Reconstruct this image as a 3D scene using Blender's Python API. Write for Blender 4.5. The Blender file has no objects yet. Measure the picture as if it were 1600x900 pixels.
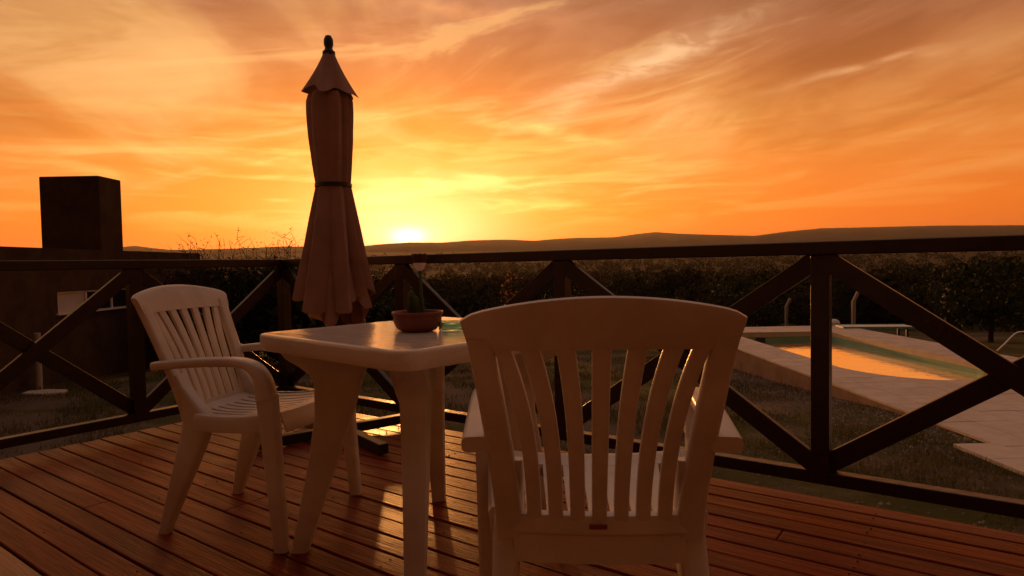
import bpy, bmesh, math, random
import numpy as np
from mathutils import Vector, Matrix
R = math.radians
random.seed(7); rng = np.random.default_rng(7)
S = bpy.context.scene
COL = S.collection

# ------------------------------------------------------------------ camera
FPX, PITCH, ROLL, HC = 1008.5, 0.0364, 0.0185, 0.928
cd = bpy.data.cameras.new('camera'); cam = bpy.data.objects.new('camera', cd); COL.objects.link(cam)
cd.sensor_width = 36; cd.lens = 36 * FPX / 1600; cd.clip_start = .02; cd.clip_end = 60000
f = Vector((0, math.cos(PITCH), -math.sin(PITCH))); u0 = Vector((0, math.sin(PITCH), math.cos(PITCH))); r0 = Vector((1, 0, 0))
c_, s_ = math.cos(ROLL), math.sin(ROLL)
rr = r0 * c_ - u0 * s_; uu = r0 * s_ + u0 * c_
mw = Matrix((rr, uu, -f)).transposed().to_4x4(); mw.translation = (0, 0, HC); cam.matrix_world = mw
S.camera = cam

# ------------------------------------------------------------------ world: dusk sky with lit cloud sheets
SUN_AZ, SUN_EL = R(-9.0), R(2.6)                      # azimuth from +Y towards +X
sd = Vector((math.sin(SUN_AZ) * math.cos(SUN_EL), math.cos(SUN_AZ) * math.cos(SUN_EL), math.sin(SUN_EL)))
W = bpy.data.worlds.new('World'); S.world = W; W.use_nodes = True
nt = W.node_tree; nt.nodes.clear()

class NG:
    """small helper for building node graphs"""
    def __init__(s, tree): s.t = tree
    def n(s, typ, **kw):
        nd = s.t.nodes.new(typ)
        for k, v in kw.items(): setattr(nd, k, v)
        return nd
    def put(s, sock, v):
        if hasattr(v, 'is_linked') or isinstance(v, bpy.types.NodeSocket): s.t.links.new(v, sock)
        elif isinstance(v, (tuple, list)) and len(v) == 3 and sock.type == 'RGBA': sock.default_value = (*v, 1)
        else: sock.default_value = v
    def m(s, op, a, b=0.0, c=None):
        nd = s.n('ShaderNodeMath', operation=op); s.put(nd.inputs[0], a); s.put(nd.inputs[1], b)
        if c is not None: s.put(nd.inputs[2], c)
        return nd.outputs[0]
    def v(s, op, a, b=(0, 0, 0)):
        nd = s.n('ShaderNodeVectorMath', operation=op); s.put(nd.inputs[0], a)
        if op == 'SCALE': s.put(nd.inputs[3], b); return nd.outputs[0]
        s.put(nd.inputs[1], b)
        return nd.outputs['Value'] if op in ('DOT_PRODUCT', 'LENGTH') else nd.outputs[0]
    def mix(s, f_, a, b, mode='MIX'):
        nd = s.n('ShaderNodeMix', data_type='RGBA', blend_type=mode, clamp_factor=True)
        s.put(nd.inputs[0], f_); s.put(nd.inputs[6], a); s.put(nd.inputs[7], b); return nd.outputs[2]
    def ramp(s, f_, stops, interp='LINEAR'):
        nd = s.n('ShaderNodeValToRGB'); nd.color_ramp.interpolation = interp
        el = nd.color_ramp.elements
        while len(el) < len(stops): el.new(.5)
        for e, (p, c) in zip(el, stops): e.position = p; e.color = (*c, 1) if len(c) == 3 else c
        s.put(nd.inputs[0], f_); return nd.outputs[0]
    def smooth(s, x, a, b):
        nd = s.n('ShaderNodeMapRange', interpolation_type='SMOOTHSTEP'); s.put(nd.inputs[0], x)
        nd.inputs[1].default_value = a; nd.inputs[2].default_value = b; return nd.outputs[0]
    def noise(s, vec, scale, detail=5, rough=.55, dist=0., lac=2.0):
        nd = s.n('ShaderNodeTexNoise'); s.put(nd.inputs['Vector'], vec)
        nd.inputs['Scale'].default_value = scale; nd.inputs['Detail'].default_value = detail
        nd.inputs['Roughness'].default_value = rough; nd.inputs['Distortion'].default_value = dist
        return nd.outputs['Fac']
    def comb(s, x, y, z):
        nd = s.n('ShaderNodeCombineXYZ'); s.put(nd.inputs[0], x); s.put(nd.inputs[1], y); s.put(nd.inputs[2], z); return nd.outputs[0]
    def sep(s, v):
        nd = s.n('ShaderNodeSeparateXYZ'); s.put(nd.inputs[0], v); return nd.outputs
    def gauss(s, x, c, w):                                  # exp(-((x-c)/w)^2)
        d = s.m('DIVIDE', s.m('SUBTRACT', x, c), w)
        return s.m('EXPONENT', s.m('MULTIPLY', s.m('MULTIPLY', d, d), -1))

g = NG(nt)
D = g.n('ShaderNodeTexCoord').outputs['Generated']
D = g.v('NORMALIZE', D)
dx, dy, dz = g.sep(D)
az = g.m('MULTIPLY', g.m('ARCTAN2', dx, dy), 180 / math.pi)
el = g.m('MULTIPLY', g.m('ARCSINE', dz), 180 / math.pi)
ela = g.m('ABSOLUTE', el)
cosang = g.v('DOT_PRODUCT', D, tuple(sd))
ang = g.m('MULTIPLY', g.m('ARCCOSINE', g.m('MINIMUM', cosang, 1.0)), 180 / math.pi)
# cloud-sheet coordinates, x across the sun direction, y along it
ca, sa = math.cos(SUN_AZ), math.sin(SUN_AZ)
inv = g.m('DIVIDE', 1.0, g.m('ADD', g.m('MAXIMUM', dz, 0.0), .07))
px = g.m('MULTIPLY', g.m('SUBTRACT', g.m('MULTIPLY', dx, ca), g.m('MULTIPLY', dy, sa)), inv)
py = g.m('MULTIPLY', g.m('ADD', g.m('MULTIPLY', dx, sa), g.m('MULTIPLY', dy, ca)), inv)
P1 = g.comb(g.m('MULTIPLY', px, 1.0), g.m('MULTIPLY', py, .55), 0.0)
n_big = g.noise(g.v('ADD', P1, (3.1, 7.7, 0)), .85, 5, .55, .6)
n_mid = g.noise(g.v('ADD', P1, (11.3, 2.2, 4.)), 1.8, 5, .52, .7)
# thin streaks seen nearly edge-on low in the sky
P2 = g.comb(g.m('MULTIPLY', az, .05), g.m('ADD', g.m('MULTIPLY', el, .42), g.m('MULTIPLY', az, -.012)), 2.5)
n_str = g.noise(P2, 1.5, 4, .55, .5)
# clear-sky colour by height, then by distance from the sun
base = g.ramp(g.m('DIVIDE', ela, 90.0), [(0, (.96, .125, .004)), (.045, (.97, .19, .011)), (.11, (.80, .25, .042)), (.19, (.45, .158, .062)),
                                         (.28, (.33, .18, .122)), (.5, (.38, .275, .23)), (1, (.37, .285, .25))])
fall = g.ramp(g.m('DIVIDE', ang, 180.0), [(0, (1.25, 1.32, 1.35)), (.10, (1.1, 1.16, 1.2)), (.20, (.93, .88, .92)), (.30, (.82, .76, .84)), (.48, (.80, .77, .80)), (.65, (.28, .17, .14)), (1, (.14, .065, .05))])
col = g.mix(1.0, base, fall, 'MULTIPLY')
# cloud sheet: dull mauve-orange where thick, pale peach where thin and lit
thick = g.smooth(n_big, .44, .66)
up = g.smooth(el, 3., 14.)
col = g.mix(g.m('MULTIPLY', g.m('MULTIPLY', thick, up), .75), col, g.mix(1.0, col, (.78, .67, .66), 'MULTIPLY'))
lit = g.m('MULTIPLY', g.smooth(n_big, .52, .34), g.smooth(el, 4., 11.))
near = g.m('EXPONENT', g.m('MULTIPLY', ang, -1 / 30.))
left = g.smooth(az, 8., -28.)
litamt = g.m('MULTIPLY', lit, g.m('MULTIPLY', near, g.m('ADD', .8, g.m('MULTIPLY', left, 1.0))))
col = g.mix(g.m('MINIMUM', g.m('MULTIPLY', litamt, .75), .8), col, (.98, .56, .20))
fine = g.m('MULTIPLY', g.smooth(n_mid, .52, .72), g.m('MULTIPLY', up, near))
col = g.mix(g.m('MULTIPLY', fine, .38), col, (1.0, .56, .22))
dark = g.m('MULTIPLY', g.smooth(n_mid, .48, .3), up)
col = g.mix(g.m('MULTIPLY', dark, .30), col, g.mix(1.0, col, (.80, .70, .66), 'MULTIPLY'))
# low streak layers, brighter toward the sun
low = g.m('MULTIPLY', g.smooth(el, 2.0, 6.), g.smooth(el, 16., 7.))
sunaz = g.gauss(az, -9.0, 26.0)
st = g.m('MULTIPLY', g.m('MULTIPLY', g.smooth(n_str, .46, .64), low), g.m('ADD', .12, sunaz))
col = g.mix(g.m('MINIMUM', g.m('MULTIPLY', st, .65), .9), col, (1.1, .70, .19))
# broad layered bands across the whole sky
Pb_ = g.comb(g.m('MULTIPLY', az, .030), g.m('SUBTRACT', g.m('MULTIPLY', el, .15), g.m('MULTIPLY', az, .030)), 5.5)
n_bd = g.noise(Pb_, 1.35, 5, .58, .9)
bdk = g.m('MULTIPLY', g.smooth(n_bd, .47, .62), g.smooth(el, 4.5, 11.))
col = g.mix(g.m('MULTIPLY', bdk, .70), col, g.mix(1.0, col, (.76, .66, .56), 'MULTIPLY'))
bdl = g.m('MULTIPLY', g.m('MULTIPLY', g.smooth(n_bd, .47, .33), g.smooth(el, 4.5, 9.)), near)
col = g.mix(g.m('MULTIPLY', bdl, .75), col, (1.0, .60, .22))
# single lit cloud edges: az, el, slope (deg el per deg az), half length, half width, amount
brk = g.smooth(g.noise(g.comb(g.m('MULTIPLY', az, .16), g.m('MULTIPLY', el, .55), 7.), 1.3, 4, .6, .6), .36, .60)
for (a0, e0, sl, hl, hw, amt, cc) in [(12.0, 16.6, .30, 7.5, .95, .85, (1.0, .63, .33)), (5.2, 12.9, .35, 2.4, .8, .6, (1., .62, .28)), (-3.5, 21.0, -.10, 8., .6, .35, (1., .42, .16)), (3.5, 11.3, -.22, 4.8, .42, .85, (1.0, .66, .2)),
                                  (28., 14.0, .12, 6., .38, .5, (.95, .5, .22)), (14., 8.4, -.02, 4.5, .35, .4, (1., .55, .16)), (-20., 8.9, -.02, 8., .5, .55, (1.05, .72, .22)),
                                  (-3., 7.2, -.09, 7.5, .5, .8, (1.15, .86, .3)), (-16., 13.2, .0, 4., .35, .5, (1., .66, .24)), (2., 5.0, -.02, 6., .3, .5, (1.1, .7, .15))]:
    da = g.m('SUBTRACT', az, a0)
    de = g.m('SUBTRACT', el, g.m('ADD', e0, g.m('MULTIPLY', da, sl)))
    wob = g.m('ADD', de, g.m('MULTIPLY', g.m('SUBTRACT', n_mid, .5), 3.2))
    k = g.m('MULTIPLY', g.gauss(da, 0., hl), g.gauss(wob, 0., hw))
    k = g.m('MULTIPLY', k, g.m('ADD', .35, g.m('MULTIPLY', brk, .65)))
    col = g.mix(g.m('MULTIPLY', k, amt), col, cc)
# sun glow: broad, close, core
def add(colr, fac, c):
    return g.mix(1.0, colr, g.v('SCALE', c, fac), 'ADD')
daz = g.m('DIVIDE', g.m('SUBTRACT', az, math.degrees(SUN_AZ)), 1.0)
dl = g.m('SUBTRACT', el, math.degrees(SUN_EL))
ell = g.m('SQRT', g.m('ADD', g.m('POWER', g.m('DIVIDE', daz, 1.9), 2.), g.m('POWER', g.m('DIVIDE', dl, 1.0), 2.)))
col = add(col, g.m('EXPONENT', g.m('MULTIPLY', ell, -1 / 3.9)), (.50, .54, .06))
col = add(col, g.m('EXPONENT', g.m('MULTIPLY', g.m('POWER', g.m('DIVIDE', ell, 4.2), 2.), -1)), (.34, .42, .42))
core = g.m('EXPONENT', g.m('MULTIPLY', g.m('POWER', g.m('DIVIDE', g.m('SQRT', g.m('ADD', g.m('POWER', g.m('DIVIDE', daz, 2.0), 2.), g.m('POWER', dl, 2.))), .66), 2.), -1))
col = add(col, core, (3.2, 2.7, 1.3))
wide = g.m('EXPONENT', g.m('MULTIPLY', g.m('SQRT', g.m('ADD', g.m('POWER', g.m('DIVIDE', daz, 3.2), 2.), g.m('POWER', g.m('DIVIDE', dl, 1.0), 2.))), -1 / .75))
col = add(col, wide, (.7, .7, .4))
# Nishita atmosphere as the faint base layer
sky = g.n('ShaderNodeTexSky', sky_type='NISHITA'); sky.sun_disc = False
sky.sun_elevation = SUN_EL; sky.sun_rotation = SUN_AZ; sky.dust_density = 4.0; sky.ozone_density = 1.0; sky.altitude = 700
col = add(col, .004, sky.outputs[0]) if False else g.mix(1.0, col, g.mix(1.0, sky.outputs[0], (.05, .02, .004), 'MULTIPLY'), 'ADD')
bg = g.n('ShaderNodeBackground'); g.put(bg.inputs[0], col); bg.inputs[1].default_value = 1.0
out = g.n('ShaderNodeOutputWorld'); nt.links.new(bg.outputs[0], out.inputs[0])

# ------------------------------------------------------------------ sun lamp, exposure
sl = bpy.data.lights.new('sun', 'SUN'); sl.energy = 2.8; sl.angle = R(1.5); sl.color = (1.0, .40, .10)
so = bpy.data.objects.new('sun', sl); COL.objects.link(so)
so.rotation_euler = (-sd).to_track_quat('-Z', 'Y').to_euler(); so.location = (-30, 150, 40)
S.view_settings.view_transform = 'Standard'; S.view_settings.look = 'None'
S.view_settings.exposure = 0; S.view_settings.gamma = 1; S.view_settings.use_curve_mapping = False
W.cycles.sampling_method = 'MANUAL'; W.cycles.sample_map_resolution = 512
HAZE = .62e-4
S.cycles.volume_bounces = 0; S.cycles.max_bounces = 8; S.cycles.transparent_max_bounces = 16

# ------------------------------------------------------------------ helpers
def pix(x, y):                                            # pixel of the photograph -> direction
    a, b = x - 800, y - 450
    u, v = (a * c_ - b * s_) / FPX, (a * s_ + b * c_) / FPX
    return Vector((u, math.cos(PITCH) - v * math.sin(PITCH), -math.sin(PITCH) - v * math.cos(PITCH)))
def on_z(x, y, z):
    d = pix(x, y); return d * ((z - HC) / d.z) + Vector((0, 0, HC))
def at_y(x, y, Y):
    d = pix(x, y); return d * (Y / d.y) + Vector((0, 0, HC))

def new_mesh(name, verts, faces, smooth=False):
    me = bpy.data.meshes.new(name); me.from_pydata([tuple(v) for v in verts], [], faces); me.validate()
    if smooth: me.polygons.foreach_set('use_smooth', [True] * len(me.polygons))
    me.update(); return me
def np_quads(name, V):                                    # V: (n,4,3) separate quads
    n = len(V); me = bpy.data.meshes.new(name)
    me.vertices.add(n * 4); me.vertices.foreach_set('co', V.astype(np.float32).ravel())
    me.loops.add(n * 4); me.loops.foreach_set('vertex_index', np.arange(n * 4, dtype=np.int32))
    me.polygons.add(n); me.polygons.foreach_set('loop_start', np.arange(0, n * 4, 4, dtype=np.int32))
    me.update(calc_edges=True); return me

class MB:
    def __init__(s): s.v = []; s.f = []
    def box(s, c, size, rot=None, taper=1.0):
        b = len(s.v); hx, hy, hz = size[0] / 2, size[1] / 2, size[2] / 2
        for z in (-1, 1):
            k = taper if z > 0 else 1
            for x, y in ((-1, -1), (1, -1), (1, 1), (-1, 1)):
                p = Vector((x * hx * k, y * hy * k, z * hz))
                if rot is not None: p = rot @ p
                s.v.append(Vector(c) + p)
        s.f += [tuple(b + i for i in q) for q in ((3, 2, 1, 0), (4, 5, 6, 7), (0, 1, 5, 4), (1, 2, 6, 5), (2, 3, 7, 6), (3, 0, 4, 7))]
        return s
    def bar(s, p0, p1, w, h, up=(0, 0, 1)):               # box beam between two points, w sideways, h along 'up'
        p0, p1 = Vector(p0), Vector(p1); t = p1 - p0; L = t.length; t.normalize()
        sd_ = t.cross(Vector(up)).normalized(); u = sd_.cross(t)
        return s.box((p0 + p1) / 2, (L, w, h), Matrix((t, -sd_, u)).transposed())
    def loft(s, rings, cap=True, closed=False):
        b = len(s.v); n = len(rings[0])
        for r in rings: s.v += [Vector(p) for p in r]
        m = len(rings)
        for i in range(m - 1 + (1 if closed else 0)):
            for j in range(n):
                k = (j + 1) % n; i2 = (i + 1) % m
                s.f.append((b + i * n + j, b + i * n + k, b + i2 * n + k, b + i2 * n + j))
        if cap and not closed:
            s.f.append(tuple(b + j for j in reversed(range(n)))); s.f.append(tuple(b + (m - 1) * n + j for j in range(n)))
        return s
    def tube(s, path, rad, n=8):
        rings = []; path = [Vector(p) for p in path]
        for i, p in enumerate(path):
            t = (path[min(i + 1, len(path) - 1)] - path[max(i - 1, 0)]).normalized()
            a = t.cross(Vector((0, 0, 1))) if abs(t.z) < .95 else t.cross(Vector((0, 1, 0))); a.normalize(); b_ = t.cross(a)
            r = rad[i] if isinstance(rad, (list, tuple)) else rad
            rings.append([p + (a * math.cos(k * 2 * math.pi / n) + b_ * math.sin(k * 2 * math.pi / n)) * r for k in range(n)])
        return s.loft(rings)
    def lathe(s, prof, c=(0, 0, 0), n=28):
        return s.loft([[(c[0] + r * math.cos(k * 2 * math.pi / n), c[1] + r * math.sin(k * 2 * math.pi / n), c[2] + z) for k in range(n)] for r, z in prof])
    def prism(s, poly, z0, z1):                           # poly: xy list
        return s.loft([[(x, y, z0) for x, y in poly], [(x, y, z1) for x, y in poly]])
    def mesh(s, name, smooth=False, bevel=0, seg=2):
        me = new_mesh(name, s.v, s.f)
        bm = bmesh.new(); bm.from_mesh(me)
        bmesh.ops.recalc_face_normals(bm, faces=bm.faces)
        if bevel:
            ed = [e for e in bm.edges if len(e.link_faces) == 2 and e.calc_face_angle(0) > .5]
            bmesh.ops.bevel(bm, geom=ed, offset=bevel, segments=seg, affect='EDGES', profile=.5, clamp_overlap=True)
        bm.to_mesh(me); bm.free()
        if smooth:
            me.polygons.foreach_set('use_smooth', [True] * len(me.polygons))
            try: me.set_sharp_from_angle(angle=R(42))
            except Exception: pass
        me.update(); return me
    def build(s, name, mat, parent=None, smooth=False, bevel=0, seg=2):
        return link(name, s.mesh(name, smooth, bevel, seg), mat, parent)
def link(name, me, mat, parent=None):
    o = bpy.data.objects.new(name, me); COL.objects.link(o)
    if mat is not None and not me.materials: me.materials.append(mat)
    if parent is not None: o.parent = parent
    return o
def tag(o, label, cat=None, group=None, kind=None):
    o['label'] = label
    if cat: o['category'] = cat
    if group: o['group'] = group
    if kind: o['kind'] = kind
    return o
def thing(name, label, cat, loc=(0, 0, 0), rz=0, group=None):
    o = bpy.data.objects.new(name, None); COL.objects.link(o); o.empty_display_size = .1
    o.location = loc; o.rotation_euler = (0, 0, rz); return tag(o, label, cat, group)
def copy_tree(o, parent=None):
    c = o.copy(); COL.objects.link(c); c.parent = parent
    for ch in o.children: copy_tree(ch, c)
    return c
def rrect(w, h, r=.3, n=3):                               # rounded rectangle outline in 2D, w x h, r as share of the smaller side
    rad = min(w, h) * r; pts = []
    for cx, cy, a0 in ((w / 2 - rad, h / 2 - rad, 0), (-w / 2 + rad, h / 2 - rad, 90), (-w / 2 + rad, -h / 2 + rad, 180), (w / 2 - rad, -h / 2 + rad, 270)):
        for k in range(n + 1):
            a = R(a0 + 90 * k / n); pts.append((cx + rad * math.cos(a), cy + rad * math.sin(a)))
    return pts
def sweep(path, sizes, wax, r=.35, n=3):                  # rounded bar along a path; sizes (w,h); wax = width axis or a list of them
    rings = []; path = [Vector(p) for p in path]
    for i, p in enumerate(path):
        t = (path[min(i + 1, len(path) - 1)] - path[max(i - 1, 0)]).normalized()
        w = Vector(wax[i] if isinstance(wax, list) else wax); w = (w - t * w.dot(t)).normalized(); h = t.cross(w)
        rings.append([p + w * a + h * b for a, b in rrect(*sizes[i], r, n)])
    return rings
def spline(pts, n):                                       # Catmull-Rom through points
    P = [Vector(p) for p in pts]; P = [2 * P[0] - P[1]] + P + [2 * P[-1] - P[-2]]; o = []
    for i in range(1, len(P) - 2):
        for k in range(n):
            t = k / n; a, b, c, d = P[i - 1:i + 3]
            o.append(.5 * ((2 * b) + (c - a) * t + (2 * a - 5 * b + 4 * c - d) * t * t + (3 * b - a - 3 * c + d) * t ** 3))
    o.append(P[-2]); return o

# ------------------------------------------------------------------ materials
def mat(name, base, rough=.6, spec=.5, var=None, scale=6., detail=4., bump=0., bscale=40., stretch=(1, 1, 1), metal=0., transl=0., rvar=0., coat=0., obj_var=0., trans=0., coord='Object'):
    m = bpy.data.materials.new(name); m.use_nodes = True; t = m.node_tree; h = NG(t)
    b = t.nodes['Principled BSDF']; b.inputs['Roughness'].default_value = rough; b.inputs['Specular IOR Level'].default_value = spec
    b.inputs['Metallic'].default_value = metal; b.inputs['Coat Weight'].default_value = coat; b.inputs['Transmission Weight'].default_value = trans
    vec = h.v('MULTIPLY', h.n('ShaderNodeTexCoord').outputs[coord], tuple(stretch))
    oi = h.n('ShaderNodeObjectInfo')
    if obj_var: vec = h.v('ADD', vec, h.v('SCALE', (37., 51., 13.), oi.outputs['Random']))
    c = None
    if var is not None:
        n = h.noise(vec, scale, detail, .6, .3)
        c = h.mix(h.smooth(n, .32, .68), base, var)
        if rvar: t.links.new(h.m('ADD', rough - rvar / 2, h.m('MULTIPLY', n, rvar)), b.inputs['Roughness'])
    if obj_var:
        k = h.m('ADD', 1 - obj_var, h.m('MULTIPLY', oi.outputs['Random'], 2 * obj_var))
        c = h.v('SCALE', c if c is not None else h.mix(0., base, base), k)
    if c is not None: t.links.new(c, b.inputs['Base Color'])
    else: b.inputs['Base Color'].default_value = (*base, 1)
    if bump:
        bn = h.n('ShaderNodeBump'); bn.inputs['Strength'].default_value = bump; bn.inputs['Distance'].default_value = .01
        t.links.new(h.noise(vec, bscale, 4, .6), bn.inputs['Height']); t.links.new(bn.outputs[0], b.inputs['Normal'])
    if transl:
        tr_ = h.n('ShaderNodeBsdfTranslucent'); mx = h.n('ShaderNodeMixShader'); mx.inputs[0].default_value = transl
        if c is not None: t.links.new(c, tr_.inputs[0])
        else: tr_.inputs[0].default_value = (*base, 1)
        o = t.nodes['Material Output']; t.links.new(b.outputs[0], mx.inputs[1]); t.links.new(tr_.outputs[0], mx.inputs[2]); t.links.new(mx.outputs[0], o.inputs[0])
    return m
M = {}
M['plastic'] = mat('white_plastic', (.75, .69, .63), .33, .5, (.60, .52, .45), 4, 6, .12, 160, rvar=.12, transl=.10)
M['tabletop'] = mat('table_plastic', (.74, .68, .62), .12, .5, (.66, .58, .50), 3, 5, .30, 38, stretch=(1.0, .25, 1), rvar=.12)
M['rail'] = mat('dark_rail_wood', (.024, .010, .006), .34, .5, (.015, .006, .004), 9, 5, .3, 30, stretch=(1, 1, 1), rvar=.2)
def deck_mat(name, a, b2):
    m = mat(name, a, .42, .26, b2, 5.5, 7, .45, 22, stretch=(.35, 6, 6), rvar=.30, obj_var=.17)
    m.node_tree.nodes['Principled BSDF'].inputs['Specular Tint'].default_value = (1, .46, .17, 1); return m
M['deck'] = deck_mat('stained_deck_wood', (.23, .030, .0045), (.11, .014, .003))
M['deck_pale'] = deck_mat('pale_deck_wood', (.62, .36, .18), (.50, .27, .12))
M['joist'] = mat('joist_wood', (.05, .03, .02), .8)
M['black'] = mat('black_metal', (.012, .011, .011), .45, .5)
M['fabric'] = mat('umbrella_fabric', (.42, .26, .215), .85, .2, (.34, .20, .165), 6, 5, .25, 220, transl=.10)
M['terracotta'] = mat('terracotta', (.22, .055, .03), .42, .45, (.15, .035, .02), 12, 4, .2, 60)
M['soil'] = mat('soil', (.05, .035, .022), .95, .1, (.09, .07, .05), 60, 3, .6, 120)
M['cactus'] = mat('cactus_green', (.10, .15, .05), .7, .3, (.07, .11, .035), 30, 3, .5, 150, transl=.15)
M['flower'] = mat('pale_petal', (.88, .80, .72), .6, .2, transl=.5)
M['sepal'] = mat('dark_sepal', (.10, .03, .02), .6, .2, transl=.2)
M['glass'] = mat('green_glass', (.62, .9, .70), .05, .5, trans=1.0)
M['concrete'] = mat('concrete', (.36, .31, .27), .9, .2, (.27, .22, .19), 7, 6, .4, 60)
M['tile'] = mat('paver_stone', (.62, .55, .49), .6, .4, (.52, .45, .40), 4, 5, .25, 50, obj_var=.07, rvar=.2)
M['poolwall'] = mat('pool_wall_render', (.40, .27, .19), .9, .2, (.30, .19, .13), 3, 6, .4, 40)
M['poolliner'] = mat('pool_plaster', (.24, .44, .30), .5, .3, (.19, .38, .27), 2, 3)
M['pooltile'] = mat('pool_band', (.62, .52, .36), .4, .4, (.54, .44, .30), 6, 3)
M['brick'] = mat('building_render', (.085, .055, .036), .95, .1, (.055, .035, .022), 2.5, 7, .6, 25)
M['white'] = mat('white_paint', (.74, .71, .68), .5, .4, (.66, .62, .58), 8, 3)
M['pane'] = mat('dark_pane', (.02, .02, .02), .08, .6)
M['blind'] = mat('pale_blind', (.55, .52, .50), .6, .3, (.48, .45, .43), 3, 3)
M['post'] = mat('fence_concrete', (.42, .40, .37), .9, .2, (.32, .30, .28), 6, 4, .3, 40)
M['turq'] = mat('turquoise_plastic', (.10, .50, .48), .4, .5)
M['steel'] = mat('rail_steel', (.70, .66, .60), .22, .5, metal=1.0)
M['bark'] = mat('bark', (.07, .05, .035), .95, .1, (.04, .03, .02), 14, 5, .6, 40)
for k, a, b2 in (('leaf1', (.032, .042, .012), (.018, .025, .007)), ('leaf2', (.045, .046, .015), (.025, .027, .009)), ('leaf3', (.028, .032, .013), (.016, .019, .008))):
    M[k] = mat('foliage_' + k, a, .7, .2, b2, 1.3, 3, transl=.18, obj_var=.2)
M['redleaf'] = mat('red_leaf', (.38, .10, .05), .6, .2, (.30, .16, .06), 30, 2, transl=.4)
M['grass'] = mat('grass_blades', (.10, .10, .026), .8, .1, (.16, .12, .045), .9, 4, transl=.2)
M['pebble'] = mat('pebbles', (.27, .23, .20), .9, .2, (.15, .12, .10), 9, 2)
M['hill'] = mat('hill_scrub', (.075, .062, .045), 1., 0., (.05, .042, .03), .004, 6)
M['scrub'] = mat('far_scrub', (.022, .023, .010), .9, .1, (.013, .014, .006), .02, 5)
M['red'] = mat('red_sticker', (.25, .02, .015), .4)

def ground_mat():
    m = bpy.data.materials.new('grass_and_dirt'); m.use_nodes = True; t = m.node_tree; h = NG(t); b = t.nodes['Principled BSDF']
    co = h.n('ShaderNodeTexCoord').outputs['Object']
    n1 = h.noise(co, .55, 6, .6, .4); n2 = h.noise(co, 9, 6, .7); n3 = h.noise(co, .03, 5, .6); n4 = h.noise(co, 60, 3, .7)
    dirt = h.mix(n2, (.085, .06, .042), (.18, .135, .10)); gr = h.mix(n2, (.04, .044, .013), (.09, .085, .028))
    c = h.mix(h.smooth(n1, .42, .56), dirt, gr)
    c = h.mix(h.m('MULTIPLY', h.smooth(n4, .6, .75), .5), c, (.24, .2, .16))
    far = h.mix(h.smooth(n3, .4, .62), (.030, .030, .013), (.075, .062, .034))
    d = h.v('LENGTH', co); c = h.mix(h.smooth(d, 25., 60.), c, far)
    t.links.new(c, b.inputs['Base Color']); b.inputs['Roughness'].default_value = 1.; b.inputs['Specular IOR Level'].default_value = .1
    bn = h.n('ShaderNodeBump'); bn.inputs['Strength'].default_value = .7; bn.inputs['Distance'].default_value = .03
    t.links.new(h.m('ADD', n2, h.m('MULTIPLY', n4, .5)), bn.inputs['Height']); t.links.new(bn.outputs[0], b.inputs['Normal'])
    return m
M['ground'] = ground_mat()
def water_mat():
    m = bpy.data.materials.new('pool_water'); m.use_nodes = True; t = m.node_tree; h = NG(t); b = t.nodes['Principled BSDF']
    b.inputs['Base Color'].default_value = (.60, .92, .84, 1); b.inputs['Roughness'].default_value = .02; b.inputs['IOR'].default_value = 1.33
    b.inputs['Transmission Weight'].default_value = 1.
    co = h.n('ShaderNodeTexCoord').outputs['Object']
    bn = h.n('ShaderNodeBump'); bn.inputs['Strength'].default_value = .25; bn.inputs['Distance'].default_value = .02
    t.links.new(h.noise(co, 5, 3, .5, .3), bn.inputs['Height']); t.links.new(bn.outputs[0], b.inputs['Normal'])
    return m
M['water'] = water_mat()

# ------------------------------------------------------------------ ground
def interp(x, xs, ys): return float(np.interp(x, xs, ys))
GX = [-60, 0, 6, 8, 13, 18, 30, 50, 90, 150, 400, 900, 2500, 5000, 20000]
GY = [-.6, -.85, -.95, -1.0, -1.33, -1.65, -2.6, -4.2, -6, -7, -9, 0, 56, 60, 60]
def hgt(x, y):
    r = math.hypot(x, y); k = min(max((r - 25) / 60, 0), 1)
    d = y * (1 - k) + r * k if y > 0 else y * (1 - k) + r * k
    z = interp(d, GX, GY)
    l = min(max((2 - x) / 9, 0), 1); l = l * l * (3 - 2 * l)
    z += l * .2 * (1 - k) * min(max((y - 6) / 5, 0), 1)
    z += (math.sin(x * .9 + 1) * math.sin(y * .7) * .03) * min(1, max(0, (r - 4) / 4))
    return z
TX0, TX1, TY0, TY1 = 4.68, 9.0, 5.2, 17.6                  # paved terrace round the pool (outer)
def axis(lo, hi, step, ends, ratio):
    a = list(np.arange(lo, hi + 1e-6, step)); s = step
    while a[-1] < ends[1]: s *= ratio; a.append(a[-1] + s)
    s = step
    while a[0] > ends[0]: s *= ratio; a.insert(0, a[0] - s)
    return a
xs = axis(-16, 24, .5, (-10300, 10300), 1.22); ys = axis(-4, 34, .5, (-10300, 10300), 1.22)
xs = [min(max(v, -10300), 10300) for v in xs]; ys = [min(max(v, -10300), 10300) for v in ys]
V = [(x, y, hgt(x, y)) for y in ys for x in xs]; nx = len(xs); Fc = []
for j in range(len(ys) - 1):
    for i in range(nx - 1):
        cx, cy = (xs[i] + xs[i + 1]) / 2, (ys[j] + ys[j + 1]) / 2
        if TX0 + .35 < cx < TX1 - .35 and TY0 + .35 < cy < TY1 - .35: continue
        Fc.append((j * nx + i, j * nx + i + 1, (j + 1) * nx + i + 1, (j + 1) * nx + i))
tag(link('ground', new_mesh('ground', V, Fc, True), M['ground']), 'dark patchy grass and dirt falling away to the valley', 'ground', kind='structure')

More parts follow.
